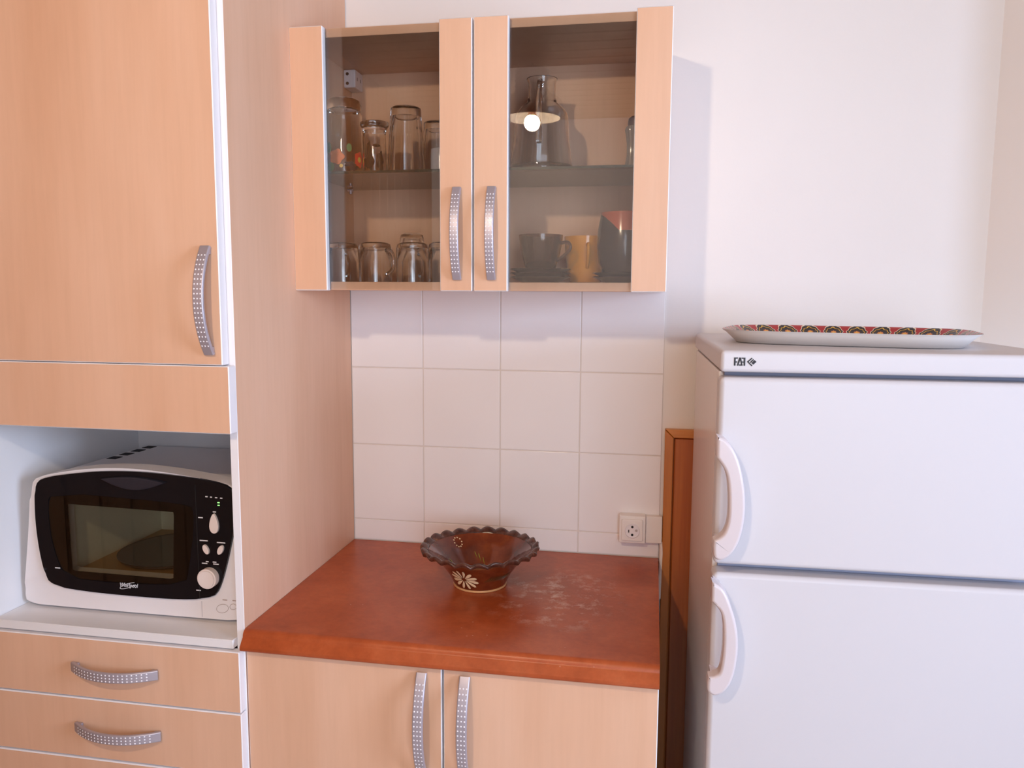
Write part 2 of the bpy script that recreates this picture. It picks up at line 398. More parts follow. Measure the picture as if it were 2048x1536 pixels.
# ------------------------------------------------------------------ bow handles
def bow_handle(parent, c, axis, L=0.205, wd=0.0205, rise=0.030, y=0.0):
    """an arched strip handle with three rows of raised dots. c=(x,z) centre; axis 'z' or 'x'; y = door face"""
    bm = bmesh.new(); n = 26; cen = []
    for i in range(n + 1):
        t = i / n * 2 - 1; cen.append((t * L / 2, rise * (1 - abs(t) ** 2.1)))
    def P(l, o): return (c[0], y - o, c[1] + l) if axis == 'z' else (c[0] + l, y - o, c[1])
    sd = (1, 0, 0) if axis == 'z' else (0, 0, 1)
    path = [Vector(P(l, o + 0.0035)) for l, o in cen]
    sweep(bm, path, rrect(wd, 0.0075, 0.0024, 3), side=sd)
    for s in (-1, 1):
        l = s * (L / 2 - .008)
        if axis == 'z': box(bm, c[0] - wd * .42, c[0] + wd * .42, y - .007, y, c[1] + l - .006, c[1] + l + .006, .001)
        else: box(bm, c[0] + l - .006, c[0] + l + .006, y - .007, y, c[1] - wd * .42, c[1] + wd * .42, .001)
    rows = 20
    for k in range(rows):
        t = (k + .5) / rows * 1.7 - .85
        l = t * L / 2; o = rise * (1 - abs(t) ** 2.1)
        dt = 1e-3; o2 = rise * (1 - abs(t + dt) ** 2.1); tl = Vector((dt * L / 2, o2 - o)).normalized(); nl = Vector((-tl.y, tl.x))
        for a in (-0.0062, 0, 0.0062):
            q = [(-1, 0), (0, -1), (1, 0), (0, 1)]; r = 0.0017; h = 0.0013
            base = []
            for j in range(6):
                an = 2 * PI * j / 6; du, dv = r * math.cos(an), r * math.sin(an)
                ll = l + tl.x * du + nl.x * 0.0072; oo = o + tl.y * du + nl.y * 0.0072
                pp = Vector(P(ll, oo)); pp += Vector(sd) * (a + dv); base.append(bm.verts.new(pp))
            pp = Vector(P(l + nl.x * (0.0072 + h), o + nl.y * (0.0072 + h))) + Vector(sd) * a; top = bm.verts.new(pp)
            for j in range(6): bm.faces.new((base[j], base[(j + 1) % 6], top)).material_index = 1
    o_ = obj('handle', bm, [HANDLE, DOTS], parent, smooth=50); o_['label'] = 'satin metal bow handle with raised dots'
    return o_

# ------------------------------------------------------------------ tall cabinet with microwave niche (left)
TL = -0.570
tc_ = thing('tall_cabinet', (TL / 2, -0.29, 0), 'tall beech cabinet on the left with open microwave niche and drawers', 'cabinet')
def side(x0, x1):
    bm = B(x0, x1, -0.578, 0.0, 0.0, 2.32, .0008)
    for f in bm.faces: f.material_index = 1 if f.normal.y < -0.5 else (0 if (f.normal.x > .5 and x1 > -.1) or (f.normal.x < -.5 and x1 < -.1) else 2)
    return bm
obj('side_panel', side(-0.0165, 0.0), [BEECH, EDGE, MELAM], tc_)
obj('side_panel', side(TL, TL + .0165), [BEECH, EDGE, MELAM], tc_)
obj('back_panel', B(TL + .017, -.017, -.104, -.098, .83, 1.47), MELAM, tc_)
bm = B(TL + .017, -.017, -.592, -.098, .862, .880, .0015); obj('niche_floor', bm, MELAM, tc_)
obj('niche_top', B(TL + .017, -.017, -.576, -.098, 1.40, 1.418, .001), MELAM, tc_)
obj('top_panel', B(TL + .017, -.017, -.576, -.01, 2.302, 2.32, .001), MELAM, tc_)
fa = obj('fascia_panel', front_panel(TL + .001, 0.001, -.604, -.579, 1.289, 1.4165), [BEECH, EDGE], tc_)
dr = obj('door', front_panel(TL + .001, -0.0115, -.603, -.5795, 1.4180, 2.318), [BEECH, EDGE], tc_)
bow_handle(dr, (-0.0345, 1.537), 'z', L=0.196, y=-.603)
zt = [(.7335, .8585), (.6035, .7305), (.475, .600), (.10, .472)]
for k, (z0, z1) in enumerate(zt):
    d = obj('drawer', front_panel(TL + .002, -.0025, -.597, -.578, z0, z1), [BEECH, EDGE], tc_)
    if k < 3: bow_handle(d, (-0.272, (z0 + z1) / 2 + .003), 'x', L=0.19, wd=.0205, y=-.597)
obj('plinth', B(TL + .01, -.01, -.55, -.53, 0, .1), MELAM, tc_)

# ------------------------------------------------------------------ base cabinet and worktop
bc = thing('base_cabinet', (0.4, -0.29, 0), 'two-door beech base cabinet under the red-brown worktop', 'cabinet')
obj('side_panel', front_panel(0.0015, 0.018, -.555, -.004, .1, .861), [MELAM, MELAM], bc)
obj('side_panel', front_panel(0.782, 0.7985, -.555, -.004, .1, .861), [MELAM, MELAM], bc)
obj('bottom_panel', B(.018, .782, -.555, -.004, .1, .118), MELAM, bc)
obj('plinth', B(.002, .798, -.52, -.50, 0, .1), MELAM, bc)
for x0, x1, hx in ((.002, .3975, .360), (.4010, .798, .4435)):
    d = obj('door', front_panel(x0, x1, -.578, -.557, .105, .8595), [BEECH, EDGE], bc)
    bow_handle(d, (hx, .742), 'z', L=.205, y=-.578)
bm = bmesh.new()
sec = [(-0.003, .862), (-0.003, .8995)]
for i in range(0, 7):
    a = PI / 2 * i / 6; sec.append((-.588 + .013 - .013 * math.sin(a), .8995 - .013 + .013 * math.cos(a)))
sec += [(-.601 + .000, .872)]
for i in range(0, 4):
    a = PI / 2 * i / 3; sec.append((-.601 + .006 - .006 * math.cos(a), .868 - .006 * math.sin(a)))
va = [bm.verts.new((0.0012, y, z)) for y, z in sec]; vb = [bm.verts.new((.7985, y, z)) for y, z in sec]
bm.faces.new(va); bm.faces.new(vb[::-1])
for i in range(len(sec)): bm.faces.new((va[i], vb[i], vb[(i + 1) % len(sec)], va[(i + 1) % len(sec)]))
tag(obj('worktop', bm, WORKTOP, smooth=35), 'red-brown mottled laminate worktop with rounded front edge below the tiles', 'worktop')

# ------------------------------------------------------------------ wall cabinet
W1 = 0.795; ZB, ZT = 1.5585, 2.107
wcab = thing('wall_cabinet', (W1 / 2, -0.15, ZB), 'beech wall cabinet with two glass doors above the tiles', 'cabinet')
def carc(*a): return front_panel(*a, bev=.0008)
obj('side_panel', B(0.0015, .0175, -.296, -.001, ZB, ZT, .0006), BEECH, wcab)
obj('side_panel', B(W1 - .016, W1, -.296, -.001, ZB, ZT, .0006), BEECH, wcab)
obj('top_panel', B(.0175, W1 - .016, -.294, -.001, ZT - .018, ZT, .0006), BEECH, wcab)
obj('bottom_panel', B(.0175, W1 - .016, -.294, -.001, ZB, ZB + .018, .0006), BEECH, wcab)
obj('back_panel', B(.0175, W1 - .016, -.010, -.004, ZB + .018, ZT - .018), BEECH, wcab)
bm = B(.019, W1 - .0175, -.285, -.012, 1.8085, 1.8140, .0)
for f in bm.faces: f.material_index = 1 if abs(f.normal.z) < .5 else 0
obj('glass_shelf', bm, [SHELFG, EDGEG], wcab)['label'] = 'clear glass shelf with dark green edge'
for px in (.0175, W1 - .016):
    for py in (-.048, -.25):
        s = 1 if px < .4 else -1
        bm = bmesh.new(); sweep(bm, [(px, py, 1.8045), (px + s * .014, py, 1.8045)], circ(.0038, 10)); lathe(bm, [(0, -.010), (.004, -.009), (.004, 0)], (px + s * .008, py, 1.8045), 10)
        obj('shelf_pin', bm, HANDLE, wcab, smooth=40)
for px, s in ((.0175, 1), (W1 - .016, -1)):
    x0, x1 = sorted((px, px + s * .030))
    bm = B(x0, x1, -.062, -.0105, 2.046, 2.0885, .003, 2)
    for zz in (2.056, 2.078): 
        t = bmesh.new(); lathe(t, [(0, 0), (.0038, 0), (.0038, .001), (0, .001)], n=12, mat=1)
        bmesh.ops.rotate(t, verts=t.verts[:], cent=(0, 0, 0), matrix=Matrix.Rotation(PI / 2, 3, 'X')); bmesh.ops.translate(t, verts=t.verts[:], vec=(px + s * .010, -.0622, zz)); merge(bm, t)
    xf = px + s * .0303
    for yy_ in (-.048, -.028): box(bm, min(xf, xf - s * .001), max(xf, xf - s * .001), yy_ - .0012, yy_ + .0012, 2.064, 2.072, 0, 1, 1)
    obj('hanging_bracket', bm, [PLASTW, HOLE], wcab)['label'] = 'white plastic hanging bracket with dark screw holes'
for (a0, a1, b0, b1, g0, g1, hx) in ((0.0, .0745, .3265, .3955, .0725, .3285, .360), (.3990, .4705, .7245, W1, .4685, .7265, .4335)):
    st = obj('door', front_panel(a0, a1, -.3165, -.2975, ZB - .001, ZT), [BEECH, EDGE], wcab); st['label'] = 'glass door with two upright beech stiles'
    obj('stile', front_panel(b0, b1, -.3165, -.2975, ZB - .001, ZT), [BEECH, EDGE], st)
    obj('glass_pane', B(g0 - .02, g1 + .02, -.3035, -.3030, ZB + .001, ZT - .001), PANE, st) if False else None
    bm = bmesh.new(); v4 = [bm.verts.new(p) for p in ((g0, -.303, ZB + .001), (g1, -.303, ZB + .001), (g1, -.303, ZT - .001), (g0, -.303, ZT - .001))]; bm.faces.new(v4)
    v4 = [bm.verts.new(p) for p in ((g0, -.299, ZB + .001), (g1, -.299, ZB + .001), (g1, -.299, ZT - .001), (g0, -.299, ZT - .001))]; bm.faces.new(v4[::-1])
    obj('glass_pane', bm, PANE, st)['label'] = 'clear glass pane'
    bow_handle(st, (hx + .004, 1.676), 'z', L=.187, wd=.019, rise=.026, y=-.3165)

# ------------------------------------------------------------------ fridge freezer
FX, FYF, FZ = 0.882, -0.600, 1.463; FW = 0.540
fr = thing('fridge_freezer', (FX + FW / 2, -0.31, 0), 'white two-door fridge freezer in the right corner', 'fridge')
obj('cabinet_body', B(FX + .003, FX + FW - .003, -.548, -.03, .03, 1.424, .004, 2), FSIDE, fr, smooth=40)
obj('top_lid', B(FX, FX + FW, -.603, -.03, 1.4265, FZ, .007, 3), FRIDGE, fr, smooth=40)
obj('gasket', B(FX + .012, FX + FW - .012, -.558, -.547, .08, 1.4265), GASKET, fr)
for z0, z1 in ((1.098, 1.4185), (.10, 1.0835)):
    d = obj('door', B(FX, FX + FW, -.602, -.556, z0, z1, .009, 3), FRIDGE, fr, smooth=40)
    if z0 > 1:
        outer = [(.876, 1.327), (.893, 1.318), (.911, 1.288), (.9225, 1.240), (.9245, 1.194), (.9185, 1.156), (.906, 1.130), (.890, 1.1185), (.8785, 1.123), (.876, 1.140)]
        inner = [(.8765, 1.152), (.885, 1.157), (.8935, 1.168), (.8985, 1.193), (.897, 1.239), (.891, 1.268), (.8765, 1.291)]
    else:
        outer = [(.8765, 1.082), (.898, 1.065), (.9165, 1.016), (.9225, .971), (.9175, .922), (.9055, .894), (.889, .883), (.876, .889), (.8745, .905)]
        inner = [(.876, .915), (.886, .9185), (.895, .930), (.8985, .977), (.894, 1.025), (.8765, 1.048)]
    lo = [(p.x, p.z) for p in bez([(x_, 0, z_) for x_, z_ in outer], 27)]; li = [(p.x, p.z) for p in bez([(x_, 0, z_) for x_, z_ in inner], 20)]
    lo = [(x_ + .001, z_) for x_, z_ in lo]; li = [(x_ + .001, z_) for x_, z_ in li]
    bm = bmesh.new(); prism_xz(bm, lo + li, -.643, -.619, 0, .0055)
    zt_, zb_ = outer[0][1], outer[-2][1]
    prism_xz(bm, [(.8815, zt_ - .004), (.893, zt_ - .011), (.897, zt_ - .026), (.893, zt_ - .034), (.8815, zt_ - .033)], -.621, -.598)
    prism_xz(bm, [(.8815, zb_ + .006), (.890, zb_ + .003), (.900, zb_ + .010), (.896, zb_ + .026), (.8815, zb_ + .028)], -.621, -.598)
    h = obj('handle', bm, PULL, d, smooth=45); h['label'] = 'white plastic D-shaped pull handle'
obj('foot', B(FX + .03, FX + FW - .03, -.53, -.06, 0, .032), GASKET, fr)
# emblem: three boxed letters and a slanted square mark
bm = bmesh.new(); u = .018 / 54.0; ox, oz, yf = 0.9035, 1.4512, -.6032
def ply(pts): prism_xz(bm, [(ox + x_ * u, oz - z_ * u * 1.0) for x_, z_ in pts], yf - .0004, yf + .0010, 0)
for p in (((0, 0), (8, 0), (8, 40), (0, 40)), ((8, 0), (19, 0), (17, 6), (8, 6)), ((8, 19), (16, 19), (15, 25), (8, 25)),
          ((24, 0), (31, 0), (29, 14), (21, 40), (14, 40)), ((26, 0), (33, 0), (42, 40), (35, 40)), ((24, 34), (36, 34), (36, 40), (24, 40)),
          ((35, 0), (46, 0), (46, 6), (36, 6)), ((46, 0), (54, 0), (54, 40), (46, 40)), ((37, 19), (46, 19), (46, 25), (39, 25)),
          ((62, 20), (84, -1), (88, 3), (67, 23)), ((62, 20), (66, 17), (89, 38), (84, 42)), ((75, 22), (91, 6), (95, 10), (79, 26)),
          ((83, 25), (98, 11), (107, 20), (92, 34))): ply(p)
obj('emblem', bm, BLACK, fr)['label'] = 'small black FAR emblem with slanted square mark'
fr.rotation_euler.z = math.radians(1.2)
# keep the front left corner in place while turning the unit about its base
cs, sn = math.cos(fr.rotation_euler.z), math.sin(fr.rotation_euler.z)
vx, vy = -FW / 2, FYF + .31
fr.location.x += vx - (vx * cs - vy * sn); fr.location.y += vy - (vx * sn + vy * cs)

# ------------------------------------------------------------------ serving tray on the fridge
ty = thing('serving_tray', (1.135, -0.330, FZ), 'red tray with black flower medallions lying on the fridge', 'tray', rz=math.radians(-12.5))
def sup(hx, hy, n=72, e=4.2):
    o = []
    for i in range(n):
        a = 2 * PI * i / n; ca, sa = math.cos(a), math.sin(a)
        o.append((hx * math.copysign(abs(ca) ** (2 / e), ca), hy * math.copysign(abs(sa) ** (2 / e), sa)))
    return o
def ringv(bm, hx, hy, z): return [bm.verts.new((ty.location.x + x_, ty.location.y + y_, FZ + z)) for x_, y_ in sup(hx, hy)]
bm = bmesh.new(); uvl = bm.loops.layers.uv.new('uv')
R0 = ringv(bm, .223, .163, .0255); R1 = ringv(bm, .214, .154, .021); R2 = ringv(bm, .196, .137, .0035); R3 = ringv(bm, .12, .07, .0022)
pv = sup(.223, .163); CU = [0]
for i in range(72): CU.append(CU[-1] + math.hypot(pv[(i + 1) % 72][0] - pv[i][0], pv[(i + 1) % 72][1] - pv[i][1]))
CU = [c_ / CU[-1] * 28 for c_ in CU]
n = 72
def strip(A, C, v0, v1):
    for i in range(n):
        j = (i + 1) % n; f = bm.faces.new((A[i], A[j], C[j], C[i]))
        for lp, (uu, vv) in zip(f.loops, ((i, v0), (i + 1, v0), (i + 1, v1), (i, v1))): lp[uvl].uv = (CU[uu], vv)
strip(R0, R1, 1.0, .9); strip(R1, R2, .9, .1); strip(R2, R3, .1, -.8)
f = bm.faces.new(R3)
for lp in f.loops: lp[uvl].uv = (0.05, 0.02)
for f in bm.faces: f.normal_update()
me = bpy.data.meshes.new('printed_top'); bmesh.ops.translate(bm, verts=bm.verts[:], vec=-LOC[ty.name]); bm.to_mesh(me); bm.free(); me.materials.append(TRAYP)
o = bpy.data.objects.new('printed_top', me); COL.objects.link(o); o.parent = ty; me.polygons.foreach_set('use_smooth', [True] * len(me.polygons)); o['label'] = 'red printed tray face with black medallions'
bm = bmesh.new(); R0 = ringv(bm, .2235, .1635, .0255); R1 = ringv(bm, .215, .155, .0195); R2 = ringv(bm, .197, .138, .0012); R3 = ringv(bm, .16, .10, .0)
for A, C in ((R0, R1), (R1, R2), (R2, R3)):
    for i in range(n): bm.faces.new((A[i], A[(i + 1) % n], C[(i + 1) % n], C[i]))
bm.faces.new(R3); obj('underside', bm, TRAYW, ty, smooth=60)['label'] = 'white tray underside'

# ------------------------------------------------------------------ wall socket
so = thing('wall_socket', (.732, 0, .977), 'white surface-mounted power socket on the tiles beside the wainscot', 'socket')
obj('back_box', B(.701, .7655, -.030, -.0003, .9425, 1.0115, .003, 2), SOCKET, so, smooth=40)
obj('trunking_box', B(.7655, .8055, -.019, -.0003, .942, 1.0095, .002, 2), SOCKET, so, smooth=40)
bm = bmesh.new(); prism_xz(bm, [(.733 + x_, .9765 + z_) for x_, z_ in rrect(.052, .054, .004, 3)], -.0355, -.029, 0, .0025); 
obj('cover_plate', bm, SOCKET, so, smooth=40)
def disc_y(bm, x_, z_, r, y0, y1, mat=0, n_=20): prism_xz(bm, [(x_ + r * math.cos(2 * PI * i / n_), z_ + r * math.sin(2 * PI * i / n_)) for i in range(n_)], y0, y1, mat)
bm = bmesh.new()
t = bmesh.new(); lathe(t, [(.0185, .0), (.0185, .002), (.0170, .003), (.0165, .0008), (0, .0006)], n=36)
bmesh.ops.rotate(t, verts=t.verts[:], cent=(0, 0, 0), matrix=Matrix.Rotation(PI / 2, 3, 'X')); bmesh.ops.translate(t, verts=t.verts[:], vec=(.7335, -.0350, .9755)); merge(bm, t)
obj('socket_well', bm, PLASTW, so, smooth=40)
bm = bmesh.new()
for x_, z_, r in ((.7335, .9855, .0030), (.7335, .9655, .0030)): disc_y(bm, x_, z_, r, -.0366, -.0352)
box(bm, .7238, .7262, -.0366, -.0352, .971, .978, .0005)
obj('contact_holes', bm, HOLE, so)
bm = bmesh.new(); disc_y(bm, .7435, .977, .0030, -.0372, -.0352); disc_y(bm, .7435, .977, .0016, -.040, -.0352); obj('earth_pin', bm, BRASS, so)
bm = bmesh.new(); sweep(bm, bez([(.8045, -.010, .945), (.8065, -.011, .92), (.8055, -.011, .89), (.8040, -.011, .80)], 12), circ(.0055, 10)); obj('cable_cover', bm, SOCKET, so, smooth=60)

# ------------------------------------------------------------------ microwave in the niche
mw = thing('microwave_oven', (-.29, -.33, .8805), 'white microwave oven with black curved front in the tall cabinet niche', 'microwave')
YF = -.520
body = [(-.547, .889), (-.520, .886), (-.050, .886), (-.022, .889), (-.020, .93), (-.030, 1.09), (-.034, 1.160), (-.045, 1.168), (-.10, 1.178), (-.20, 1.190), (-.28, 1.194), (-.36, 1.190), (-.43, 1.180), (-.495, 1.165), (-.510, 1.155), (-.519, 1.07), (-.537, .95)]
def ins(pts, k): 
    cx = sum(p[0] for p in pts) / len(pts); cz = sum(p[1] for p in pts) / len(pts); return [(cx + (x_ - cx) * k, cz + (z_ - cz) * k) for x_, z_ in pts]
def resample(pts, c, n_=72):
    """points of a star-shaped outline at even angles round c"""
    out = []
    for k in range(n_):
        a = 2 * PI * k / n_; d = (math.cos(a), math.sin(a)); best = 0
        for (x0, z0), (x1, z1) in zip(pts, pts[1:] + pts[:1]):
            ex, ez = x1 - x0, z1 - z0; den = d[0] * ez - d[1] * ex
            if abs(den) < 1e-9: continue
            t_ = ((x0 - c[0]) * ez - (z0 - c[1]) * ex) / den; u_ = ((x0 - c[0]) * d[1] - (z0 - c[1]) * d[0]) / den
            if t_ > 0 and -1e-6 <= u_ <= 1 + 1e-6: best = max(best, t_)
        out.append((c[0] + d[0] * best, c[1] + d[1] * best))
    return out
def ring_prism(outer, inner, y0, y1, c, bev=0.0, n_=144):
    """a plate with a hole"""
    A, Bq = resample(outer, c, n_), resample(inner, c, n_); t = bmesh.new()
    v = [[t.verts.new((x_, y_, z_)) for x_, z_ in P] for P, y_ in ((A, y0), (Bq, y0), (Bq, y1), (A, y1))]
    for r in range(4):
        for k in range(n_): t.faces.new((v[r][k], v[r][(k + 1) % n_], v[(r + 1) % 4][(k + 1) % n_], v[(r + 1) % 4][k]))
    if bev:
        es = [e for e in t.edges if e.verts[0] in v[0] and e.verts[1] in v[0]]
        bmesh.ops.bevel(t, geom=es, offset=bev, segments=2, affect='EDGES', profile=.5)
    return t
WC = (-.31, 1.04)
hole = [(-.447, 1.124), (-.17, 1.124), (-.17, .958), (-.447, .958)]
obj('front_frame', ring_prism(smooth_loop(body, 2), hole, YF, -.475, WC, .006), MWHITE, mw, smooth=35)
bm = B(-.512, -.036, -.476, -.130, .892, 1.158, .006, 2)
bmesh.ops.delete(bm, geom=[f for f in bm.faces if f.normal.y < -.9], context='FACES'); obj('case', bm, MWHITE, mw, smooth=40)
bm = B(-.455, -.163, -.474, -.165, .948, 1.132)
bmesh.ops.delete(bm, geom=[f for f in bm.faces if f.normal.y < -.9], context='FACES')
for f in bm.faces: f.material_index = 1 if f.normal.z < -.9 else 0
obj('cavity', bm, [MCAV, MTRAY], mw)
bm = bmesh.new(); lathe(bm, [(0, 0), (.10, 0), (.125, .003), (.127, .008), (.122, .0065), (0, .004)], (-.31, -.32, .9495), 48); obj('turntable', bm, SMOKE, mw, smooth=40)
for k in range(4):
    y_ = -.30 + k * .044
    obj('vent_slot', B(-.498, -.474, y_, y_ + .026, 1.1575, 1.1590), HOLE, mw)
for x_ in (-.48, -.08):
    for y_ in (-.44, -.17): 
        bm = bmesh.new(); lathe(bm, [(0, 0), (.011, 0), (.013, .012), (0, .012)], (x_, y_, .8805), 12); obj('foot', bm, HOLE, mw)
blk_ = [(-.493, 1.156), (-.471, 1.167), (-.405, 1.178), (-.34, 1.186), (-.277, 1.189), (-.209, 1.188), (-.12, 1.181), (-.052, 1.170), (-.040, 1.150), (-.040, 1.108), (-.051, 1.056), (-.068, .992), (-.086, .943), (-.103, .933), (-.143, .927), (-.2, .924), (-.269, .924), (-.362, .925), (-.445, .930), (-.475, .938), (-.483, .952), (-.494, 1.006), (-.499, 1.071), (-.497, 1.126)]
blk_ = smooth_loop(blk_, 2); win = smooth_loop([(-.462, 1.138), (-.150, 1.128), (-.132, 1.120), (-.134, 1.07), (-.146, 1.00), (-.156, .957), (-.30, .949), (-.438, .953), (-.462, 1.02), (-.468, 1.09)], 1)
fp = obj('door_panel', ring_prism(blk_, win, YF - .006, YF + .002, WC, .003), BLACKG, mw, smooth=35); fp['label'] = 'curved black glossy microwave front'
bm = bmesh.new(); prism_xz(bm, [(x_ * .996 - .0012, 1.04 + (z_ - 1.04) * .99) for x_, z_ in resample(win, WC)], YF - .0050, YF - .0046); obj('window', bm, MWIN, fp)['label'] = 'dark tinted oven window'
bm = bmesh.new(); t = ring_prism(win, [(-.422, 1.112), (-.178, 1.108), (-.186, .966), (-.420, .968)], YF - .0030, YF - .0015, WC); merge(bm, t); obj('window_mask', bm, BLACKG, fp)
# door grip: a lens-shaped lip under the crown
lip = [(-.338, 1.172)] + [(-.338 + .150 * i / 10, 1.172 - .002 * i / 10 - .020 * math.sin(PI * i / 10)) for i in range(1, 10)] + [(-.188, 1.170)] + [(-.188 - .150 * i / 10, 1.170 + .002 * i / 10 + .008 * math.sin(PI * i / 10)) for i in range(1, 10)]
bm = bmesh.new(); prism_xz(bm, lip, YF - .014, YF - .004, 0, .004); obj('door_grip', bm, pmat('grip_black', (0.02, 0.02, 0.028), 0.22), fp, smooth=40)
bm = B(-.1265, -.1255, YF - .0065, YF - .004, .93, 1.168); obj('door_gap', bm, HOLE, fp)
def oval(cx, cz, a, b_, rot=0, egg=0, n_=20):
    o = []
    for i in range(n_):
        t_ = 2 * PI * i / n_; x_, z_ = a * math.cos(t_), b_ * math.sin(t_); x_ *= (1 - egg * (z_ / b_))
        o.append((cx + x_ * math.cos(rot) - z_ * math.sin(rot), cz + x_ * math.sin(rot) + z_ * math.cos(rot)))
    return o
for nm, args in (('start_button', (-.0865, 1.091, .0095, .0205, 0, .35)), ('stop_button', (-.1065, 1.036, .0058, .0105, .45)), ('clock_button', (-.0745, 1.037, .0058, .0105, -.45))):
    bm = bmesh.new(); prism_xz(bm, oval(*args), YF - .011, YF - .004, 0, .0015); obj(nm, bm, MBTN, fp, smooth=40)
bm = bmesh.new(); disc_y(bm, -.1015, .978, .0205, YF - .022, YF - .004, 0, 32); bmesh.ops.bevel(bm, geom=[e for e in bm.edges if all(v_.co.y < YF - .02 for v_ in e.verts)], offset=.003, segments=2, affect='EDGES')
obj('dial', bm, MBTN, fp, smooth=40)['label'] = 'round cream dial'
bm = bmesh.new()
for z_ in (1.134, 1.1285): box(bm, -.0785, -.0740, YF - .0066, YF - .004, z_ - .0010, z_ + .0010)
obj('clock_light', bm, LED, fp)
bm = bmesh.new()
for x_, z_, l in ((-.102, 1.145, .005), (-.092, 1.1445, .004), (-.081, 1.144, .005), (-.070, 1.1435, .005), (-.117, 1.101, .010), (-.086, 1.1145, .007), (-.112, 1.0535, .018), (-.074, 1.0515, .018), (-.112, 1.006, .012), (-.106, 1.010, .006), (-.087, 1.006, .012), (-.090, 1.010, .008), (-.128, .948, .010), (-.452, .973, .012)):
    box(bm, x_ - l / 2, x_ + l / 2, YF - .0065, YF - .004, z_ - .0011, z_ + .0011)
obj('panel_marks', bm, PRINTW, fp)['kind'] = 'stuff'
tcv = bpy.data.curves.new('txt', 'FONT'); tcv.body = 'Whirlpool'; tcv.size = .0125; tcv.extrude = .0003; tcv.shear = .25; tcv.align_x = 'CENTER'
to = bpy.data.objects.new('txt', tcv); COL.objects.link(to)
dg = bpy.context.evaluated_depsgraph_get(); tm = bpy.data.meshes.new_from_object(to.evaluated_get(dg)); bpy.data.objects.remove(to)
bm = bmesh.new(); bm.from_mesh(tm)
bmesh.ops.scale(bm, verts=bm.verts[:], vec=(.80, 1, 1))
bmesh.ops.rotate(bm, verts=bm.verts[:], cent=(0, 0, 0), matrix=Matrix.Rotation(PI / 2, 3, 'X')); bmesh.ops.translate(bm, verts=bm.verts[:], vec=(-.287, YF - .0066, .943))
sw = [(-.287 + .019 * math.cos(t_) - .001, YF - .0066, .946 + .0045 * math.sin(t_) + .33 * .019 * math.cos(t_)) for t_ in [PI * 2 * i / 28 for i in range(3, 27)]]
sweep(bm, sw, circ(.0006, 5))
obj('badge', bm, PRINTW, fp)['label'] = 'small white script badge with swoosh'
bm = bmesh.new()
for (cx, cz, a, b_) in ((-.080, .9105, .0135, .009), (-.056, .916, .0075, .006)):
    lo = [(p[0], YF - .0003, p[1]) for p in oval(cx, cz, a, b_, .3, 0, 24)]; lo.append(lo[0]); sweep(bm, lo, circ(.0004, 4))
for x_ in (-.074, -.052): box(bm, x_ - .005, x_ + .005, YF - .0006, YF, .9285, .9300)
obj('cooking_marks', bm, pmat('grey_brown_print', (0.34, 0.24, 0.2), 0.5), mw)
obj('power_seam', B(-.1265, -.1255, YF - .0004, YF + .001, .889, .923), pmat('seam_grey', (0.5, 0.47, 0.5), .6), mw)

# ------------------------------------------------------------------ pottery bowl
BC = Vector((.400, -.255, .8995))
bo = thing('pottery_bowl', BC, 'brown glazed pottery bowl with wavy rim standing on the worktop', 'bowl')
OUT = [(.0565, .0), (.059, .006), (.071, .03), (.087, .052), (.100, .066), (.1195, .0795)]
INN = [(.0, .008), (.045, .010), (.065, .030), (.082, .052), (.095, .066), (.1155, .0825)]
bm = bmesh.new()
lathe(bm, [(0, .0025), (.048, .0025), (.0500, 0)] + OUT + [(.1155, .0825)] + INN[::-1][1:], BC, 96)
obj('body', bm, POT, bo, smooth=60)
NL = 23
def wav(r, z, a):
    k = max(0, min(1, (r - .113) / .019)); s = math.sin(NL * a); c_ = math.cos(NL * a)
    return r + k * .0014 * s, z + k * (.0078 * (abs(math.cos(NL * a / 2)) - .62) + .001 * math.sin(5 * a))
bm = bmesh.new(); lathe(bm, [(.1150, .0775), (.1200, .0775), (.127, .0800), (.1320, .0835), (.1335, .0880), (.1305, .0910), (.125, .0895), (.119, .0860), (.1150, .0825)], BC, NL * 10, closed=True, fn=wav)
obj('crimped_rim', bm, POTRIM, bo, smooth=70)['label'] = 'dark crimped wavy rim'
bm = bmesh.new(); lathe(bm, [(.0560, .0003), (.0592, .0003), (.0606, .0025), (.0600, .0052), (.0580, .0055)], BC, 64, closed=True); obj('foot_ring', bm, pmat('pale_unglazed_foot', (0.70, 0.40, 0.18), 0.35), bo, smooth=60)
def surf(P, th, s, lift):
    s = min(max(s, 0), len(P) - 1.0001); i = int(s); f_ = s - i
    r = P[i][0] * (1 - f_) + P[i + 1][0] * f_; z = P[i][1] * (1 - f_) + P[i + 1][1] * f_
    dr_, dz_ = P[i + 1][0] - P[i][0], P[i + 1][1] - P[i][1]; L_ = math.hypot(dr_, dz_)
    nr, nz = (dz_ / L_, -dr_ / L_) if P is OUT else (-dz_ / L_, dr_ / L_)
    r += nr * lift; z += nz * lift
    return BC + Vector((r * math.cos(th), r * math.sin(th), z))
def zs_of(P, z):
    for i in range(len(P) - 1):
        if P[i][1] <= z <= P[i + 1][1] + 1e-9: return i + (z - P[i][1]) / (P[i + 1][1] - P[i][1])
    return len(P) - 1.001
